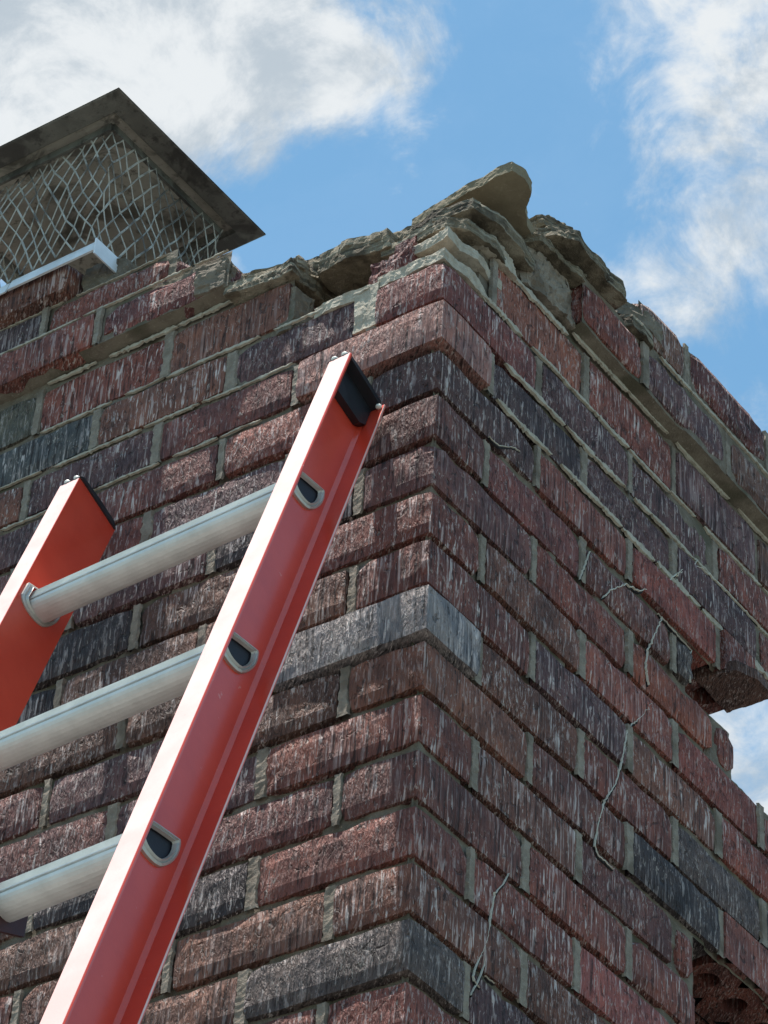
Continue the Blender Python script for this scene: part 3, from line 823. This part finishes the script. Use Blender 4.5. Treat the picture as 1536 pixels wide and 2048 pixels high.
def mesh_panel(p0, p1, seed):
    """expanded metal: flat diamond strands"""
    p0, p1 = Vector(p0), Vector(p1); L = (p1 - p0).length; ex = (p1 - p0) / L; nrm = Vector((ex.y, -ex.x, 0))
    Wd, Hd = 0.0205, 0.040; nx = int(round(L / Wd)); Wd = L / nx; hh = ZT - .012 - ZB; nz = int(round(hh / (Hd / 2)))
    V, Fc = [], []
    def node(i, k):
        j = noise.noise_vector(Vector((i * 1.7 + seed, k * 1.3, 4))) * 0.0030
        return p0 + ex * (i * Wd / 2 + j.x) + Vector((0, 0, ZB + k * Hd / 2 + j.z)) + nrm * (j.y + .012 * noise.noise(Vector((i * .16, k * .25, seed)))) + ex * (.007 * noise.noise(Vector((i * .2, k * .22, seed + 5)))) + Vector((0, 0, .009 * noise.noise(Vector((i * .22, k * .15, seed + 9))))) - Vector((0, 0, p0.z))
    def strand(a, b):
        d = (b - a).normalized(); s = d.cross(nrm).normalized() * 0.0012 * (1 + .5 * noise.noise(a * 60)); t = nrm * .0010
        a = a - d * .0012; b = b + d * .0012
        n = len(V)
        for q in (a, b):
            V.extend([q + s + t * .2, q + t * 1.1, q - s + t * .2, q - t])
        for k in range(4):
            m_ = (k + 1) % 4; Fc.append((n + k, n + m_, n + 4 + m_, n + 4 + k))
    for k in range(nz):
        for i in range(2 * nx + 1):
            if (i + k) % 2 == 0:
                if i < 2 * nx: strand(node(i, k), node(i + 1, k + 1))
                if i > 0: strand(node(i, k), node(i - 1, k + 1))
    # short ties where strands meet
    o = link_mesh('mesh_screen', V, Fc, M_MESH, CAP, (p0 + p1) / 2 + Vector((0, 0, ZB - p0.z + hh / 2)))
    return o


mesh_panel((CX0, CY0, ZB), (CX1, CY0, ZB), 1); mesh_panel((CX1, CY0, ZB), (CX1, CY1, ZB), 2)
mesh_panel((CX1, CY1, ZB), (CX0, CY1, ZB), 3); mesh_panel((CX0, CY1, ZB), (CX0, CY0, ZB), 4)
# lid: shallow hipped sheet with folded lip
OV = 0.042
lx0, lx1, ly0, ly1 = CX0 - OV, CX1 + OV, CY0 - OV, CY1 + OV
cxm, cym = (lx0 + lx1) / 2, (ly0 + ly1) / 2


def ring(inset, z): return [(lx0 + inset, ly0 + inset, z), (lx1 - inset, ly0 + inset, z), (lx1 - inset, ly1 - inset, z), (lx0 + inset, ly1 - inset, z)]


def loft(rings, closed_top=None):
    V, Fc = [], []
    for r in rings: V += r
    for k in range(len(rings) - 1):
        for i in range(4):
            j = (i + 1) % 4; Fc.append((k * 4 + i, k * 4 + j, k * 4 + 4 + j, k * 4 + 4 + i))
    if closed_top is not None:
        n = len(V); V.append(closed_top); b = (len(rings) - 1) * 4
        for i in range(4): Fc.append((b + i, b + (i + 1) % 4, n))
    return V, Fc


V, Fc = loft([ring(.030, ZT + .002), ring(.045, ZT + .004), ring(.075, ZT + .012)], (cxm, cym, ZT + .035))
link_mesh('lid_underside', V, Fc, M_GALV, CAP, (cxm, cym, ZT))
V, Fc = loft([ring(-.002, ZT + .001), ring(.0, ZT + .004), ring(.05, ZT + .010), ring(.08, ZT + .018)], (cxm, cym, ZT + .041))
link_mesh('lid_top', V, Fc, M_GALV, CAP, (cxm, cym, ZT + .02))
V, Fc = loft([ring(.0, ZT + .0035), ring(-.0018, ZT - .0005), ring(.0, ZT - .0015), ring(.026, ZT - .004), ring(.028, ZT - .002), ring(.030, ZT + .002)])
link_mesh('lid_lip', V, Fc, M_GALVD, CAP, (cxm, cym, ZT))
# seam where the hem is folded, and the frame the mesh is pinned to
V, Fc = merge([box_vf((CX0, CY0 - .003, ZT - .016), (CX1, CY0 + .001, ZT - .0045)), box_vf((CX1 - .001, CY0, ZT - .016), (CX1 + .003, CY1, ZT - .0045)),
               box_vf((CX0, CY1 - .001, ZT - .016), (CX1, CY1 + .003, ZT - .0045))])
link_mesh('top_frame', V, Fc, M_GALVD, CAP, (cxm, cym, ZT))

# ------------------------------------------------------------------ ladder
P0 = Vector((-0.0663435, -0.1231486, 0.0680777)); A_, RHO = 0.3660093, 0.0707080
RS, TT, WW = 0.312633, 0.2329257, 0.0755718
d0 = Vector((0, -math.sin(A_), -math.cos(A_))); NN = Vector((0, math.cos(A_), -math.sin(A_))); X0 = Vector((1, 0, 0))
DD = d0 * math.cos(RHO) + X0 * math.sin(RHO); XX = X0 * math.cos(RHO) - d0 * math.sin(RHO)
LEN = TT + (P0.z - GROUND) / -DD.z - 0.02
basep = P0 + DD * (LEN - TT) + XX * (-.18)
LAD = empty('extension_ladder', (basep.x, basep.y, GROUND), 'red fibreglass ladder with aluminium rungs leaning on the chimney', 'ladder')


def LP(a, n, x): return P0 + DD * a + NN * n + XX * x


SEPX = -0.3695          # left rail web plane


def channel(xin, sgn):
    """C profile in (n, x): web at xin, flanges towards sgn"""
    w2 = WW / 2; tw, tf, fl = .0036, .0036, .0285
    pr = [(-w2, 0), (-w2, fl), (-w2 + tf * .3, fl + .0006), (-w2 + tf, fl), (-w2 + tf, tw + .004), (-w2 + tf + .004, tw), (w2 - tf - .004, tw), (w2 - tf, tw + .004),
          (w2 - tf, fl), (w2 - tf * .3, fl + .0006), (w2, fl), (w2, 0)]
    return [(n, xin + sgn * x) for n, x in pr]


def rail(xin, sgn):
    prof = channel(xin, sgn); n = len(prof); segs = 40; V, Fc = [], []
    for s in range(segs + 1):
        a = -TT + LEN * s / segs
        for nn, x in prof: V.append(LP(a, nn, x))
    for s in range(segs):
        for i in range(n):
            j = (i + 1) % n; q = (s * n + i, s * n + j, s * n + n + j, s * n + n + i)
            Fc.append(q)
    Fc.append(tuple(range(n))[::-1]); Fc.append(tuple(range(segs * n, segs * n + n)))
    o = link_mesh('rail', V, Fc, M_RED, LAD, LP(LEN / 2 - TT, 0, xin))
    bm = bmesh.new(); bm.from_mesh(o.data); bmesh.ops.recalc_face_normals(bm, faces=bm.faces[:]); bm.to_mesh(o.data); bm.free()
    # front skin with the sun glare in its colour, 0.3 mm proud of the flange
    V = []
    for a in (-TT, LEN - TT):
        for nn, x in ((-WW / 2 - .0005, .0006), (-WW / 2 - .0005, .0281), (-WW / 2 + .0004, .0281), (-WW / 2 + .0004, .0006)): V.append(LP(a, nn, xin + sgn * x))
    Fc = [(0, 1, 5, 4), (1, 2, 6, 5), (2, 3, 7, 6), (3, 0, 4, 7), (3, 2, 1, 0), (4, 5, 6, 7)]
    k = link_mesh('flange_face', V, Fc, M_GLARE, o, LP(0, -WW / 2, xin)); k['label'] = 'front face of the red rail with sun glare painted pink'
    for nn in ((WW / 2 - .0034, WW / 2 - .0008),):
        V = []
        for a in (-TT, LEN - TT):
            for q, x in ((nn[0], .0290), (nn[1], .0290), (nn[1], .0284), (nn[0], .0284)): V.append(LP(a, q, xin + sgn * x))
        link_mesh('flange_edge', V, Fc, M_GLARE, o, LP(0, WW / 2, xin))  # bright sunlit edge line, painted with the same pale pink
    # top cap
    w2 = WW / 2
    def slab(a0, a1, n0, n1, x0, x1):
        return [LP(a, q, xin + sgn * x) for a in (a0, a1) for q in (n0, n1) for x in (x0, x1)], [(0, 1, 3, 2), (4, 6, 7, 5), (0, 4, 5, 1), (2, 3, 7, 6), (0, 2, 6, 4), (1, 5, 7, 3)]
    def wedge(a0, prof2, x0, x1):
        V = [LP(a, q, xin + sgn * x0) for a, q in prof2] + [LP(a, q, xin + sgn * x1) for a, q in prof2]; m_ = len(prof2)
        F = [tuple(range(m_)), tuple(range(m_, 2 * m_))[::-1]] + [(i, (i + 1) % m_, m_ + (i + 1) % m_, m_ + i) for i in range(m_)]
        return V, F
    cap = [wedge(0, [(-TT - .005, -w2 + .004), (-TT - .006, 0), (-TT - .004, w2 - .008), (-TT + .004, w2 - .001), (-TT + .000, -w2 - .001)], -.0025, .0255)]
    cap.append(wedge(0, [(-TT, -w2 + .0042), (-TT, w2 - .0046), (-TT + .036, w2 - .0046), (-TT + .045, w2 - .014), (-TT + .046, -w2 + .016), (-TT + .040, -w2 + .0042)], .0040, .0125))
    V, Fc = merge(cap)
    o2 = link_mesh('end_cap', V, Fc, M_BLACK, o, LP(-TT, 0, xin))
    for (aa, q, xx, s_) in ((-TT - .004, -w2 + .001, .006, .0042), (-TT - .004, -w2 + .001, .0195, .0042), (-TT + .006, w2 - .006, .024, .0040)):  # sunlit glints on the cap, added as small pale beads
        bm = bmesh.new(); bmesh.ops.create_icosphere(bm, subdivisions=2, radius=s_)
        for v in bm.verts:
            v.co.z *= .8
        me = bpy.data.meshes.new('cap_glint'); bm.to_mesh(me); bm.free(); me.materials.append(M_GLINT)
        oo = bpy.data.objects.new('cap_glint', me); COL.objects.link(oo); put(oo, o, LP(aa, q, xin + sgn * xx))
    # rubber foot
    V, Fc = merge([slab(LEN - TT - .07, LEN - TT + .012, -w2 - .004, w2 + .004, -.004, .034)])
    link_mesh('rubber_foot', V, Fc, M_BLACK, o, LP(LEN - TT, 0, xin))
    return o


rail_R = rail(-.0125, 1); rail_L = rail(SEPX + .0125 - .0015, -1)
XR, XLp = -.0125, SEPX + .011       # inner faces of the webs


def dprof(ribs=0):
    """rung profile in world (y, z): flat tread on top, ribbed front parallel to the rails, round belly"""
    pts = [(.0200, .0140), (.0190, .0158)]
    m_ = 22 if ribs else 3
    for i in range(1, m_): pts.append((.0190 - .0375 * i / m_, .0158 - .0018 * i / m_ + (0.0009 * (1 if i % 2 else -1) if ribs else 0)))
    fx, fz = -.0192, .0132; L = .0150; m_ = 14 if ribs else 3
    for i in range(m_ + 1):
        s_ = L * i / m_; o_ = (.00055 * (1 if i % 2 else -1)) if (ribs and 0 < i < m_) else 0
        pts.append((fx - .358 * s_ - .934 * o_, fz - .934 * s_ + .358 * o_))
    ex, ez = pts[-1]
    if ribs: pts += [(ex + .0040, ez - .0002), (ex + .0038, ez - .0024), (ex - .0002, ez - .0030)]
    ex, ez = pts[-1]
    n = 14
    for i in range(1, n):
        an = math.pi + math.pi * i / n
        cx_ = (ex + .0200) / 2; rx = (.0200 - ex) / 2
        zb_ = ez + (.0130 - ez) * max(0, (i / n - .55)) / .45
        pts.append((cx_ + rx * math.cos(an), zb_ + .0140 * math.sin(an) * (1.0 if i / n < .55 else 1.0)))
    return pts


def tube(name, center_fn, profs, mat, parent, cap=False):
    """profs: list of (x offset, profile); the profile lies in the world y z plane"""
    V, Fc = [], []; n = len(profs[0][1])
    for x, pr in profs:
        c = center_fn(x)
        for y, z in pr: V.append(c + Vector((0, y, z)))
    for k in range(len(profs) - 1):
        for i in range(n):
            j = (i + 1) % n; Fc.append((k * n + i, k * n + j, k * n + n + j, k * n + n + i))
    if cap: Fc.append(tuple(range((len(profs) - 1) * n, len(profs) * n)))
    o = link_mesh(name, V, Fc, mat, parent, center_fn((profs[0][0] + profs[-1][0]) / 2))
    bm = bmesh.new(); bm.from_mesh(o.data); bmesh.ops.recalc_face_normals(bm, faces=bm.faces[:]); bm.to_mesh(o.data); bm.free()
    return o


nr = int((LEN - TT) / RS)
for i in range(nr + 1):
    cf = lambda x, i=i: LP(i * RS, 0, 0) + XX * x
    pr = dprof(1)
    rg = tube('rung', cf, [(XLp - .006, pr), (XR + .0036 + .004, pr)], M_ALU, LAD)
    def sc(k, dz=0): k *= 1.10; return [(y * k, z * k + dz) for y, z in dprof()]
    # outer ring on the right rail, flared over the web, flat dark cap painting the shade of the hollow
    x0 = XR + .0036
    tube('rung_ring', cf, [(x0 + .0002, sc(1.30)), (x0 + .0042, sc(1.27)), (x0 + .0055, sc(1.12)), (x0 + .0035, sc(1.06)), (x0 + .0050, sc(.98)), (x0 + .0062, sc(.88)), (x0 + .003, sc(.80))], M_ALUD, rg)
    tube('hollow_shade', cf, [(x0 + .0032, sc(.83)), (x0 + .0006, sc(.83))], M_DARK, rg, cap=True)
    x1 = XLp
    tube('rung_ring', cf, [(x1 + .0001, sc(1.34)), (x1 + .0032, sc(1.34)), (x1 + .0044, sc(1.24)), (x1 + .0036, sc(1.14)), (x1 + .0060, sc(1.05))], M_ALUD, rg)
    tube('rung_ring', cf, [(XR - .0001, sc(1.34)), (XR - .0032, sc(1.34)), (XR - .0044, sc(1.24)), (XR - .0060, sc(1.05))], M_ALUD, rg)
    if i == 1:
        bm = bmesh.new(); bmesh.ops.create_icosphere(bm, subdivisions=2, radius=.0062)
        me = bpy.data.meshes.new('bolt_head'); bm.to_mesh(me); bm.free(); me.materials.append(M_GALVD)
        oo = bpy.data.objects.new('bolt_head', me); COL.objects.link(oo); put(oo, rg, cf(-.108) + Vector((0, .004, .0165)))
    if i == 2:
        c0 = cf(-.176); V, Fc = [], []
        pl2 = [(-.030, .012), (-.012, .024), (.014, .026), (.026, .012), (.024, -.020), (-.022, -.036), (-.040, -.018)]
        for x in (-.002, .002):
            for y, z in pl2: V.append(c0 + Vector((x, y, z)))
        m_ = len(pl2); Fc = [tuple(range(m_)), tuple(range(m_, 2 * m_))[::-1]] + [(k, (k + 1) % m_, m_ + (k + 1) % m_, m_ + k) for k in range(m_)]
        link_mesh('lock_plate', V, Fc, M_MAROON, LAD, c0)['label'] = 'dark maroon steel lock plate hooked over the rung'
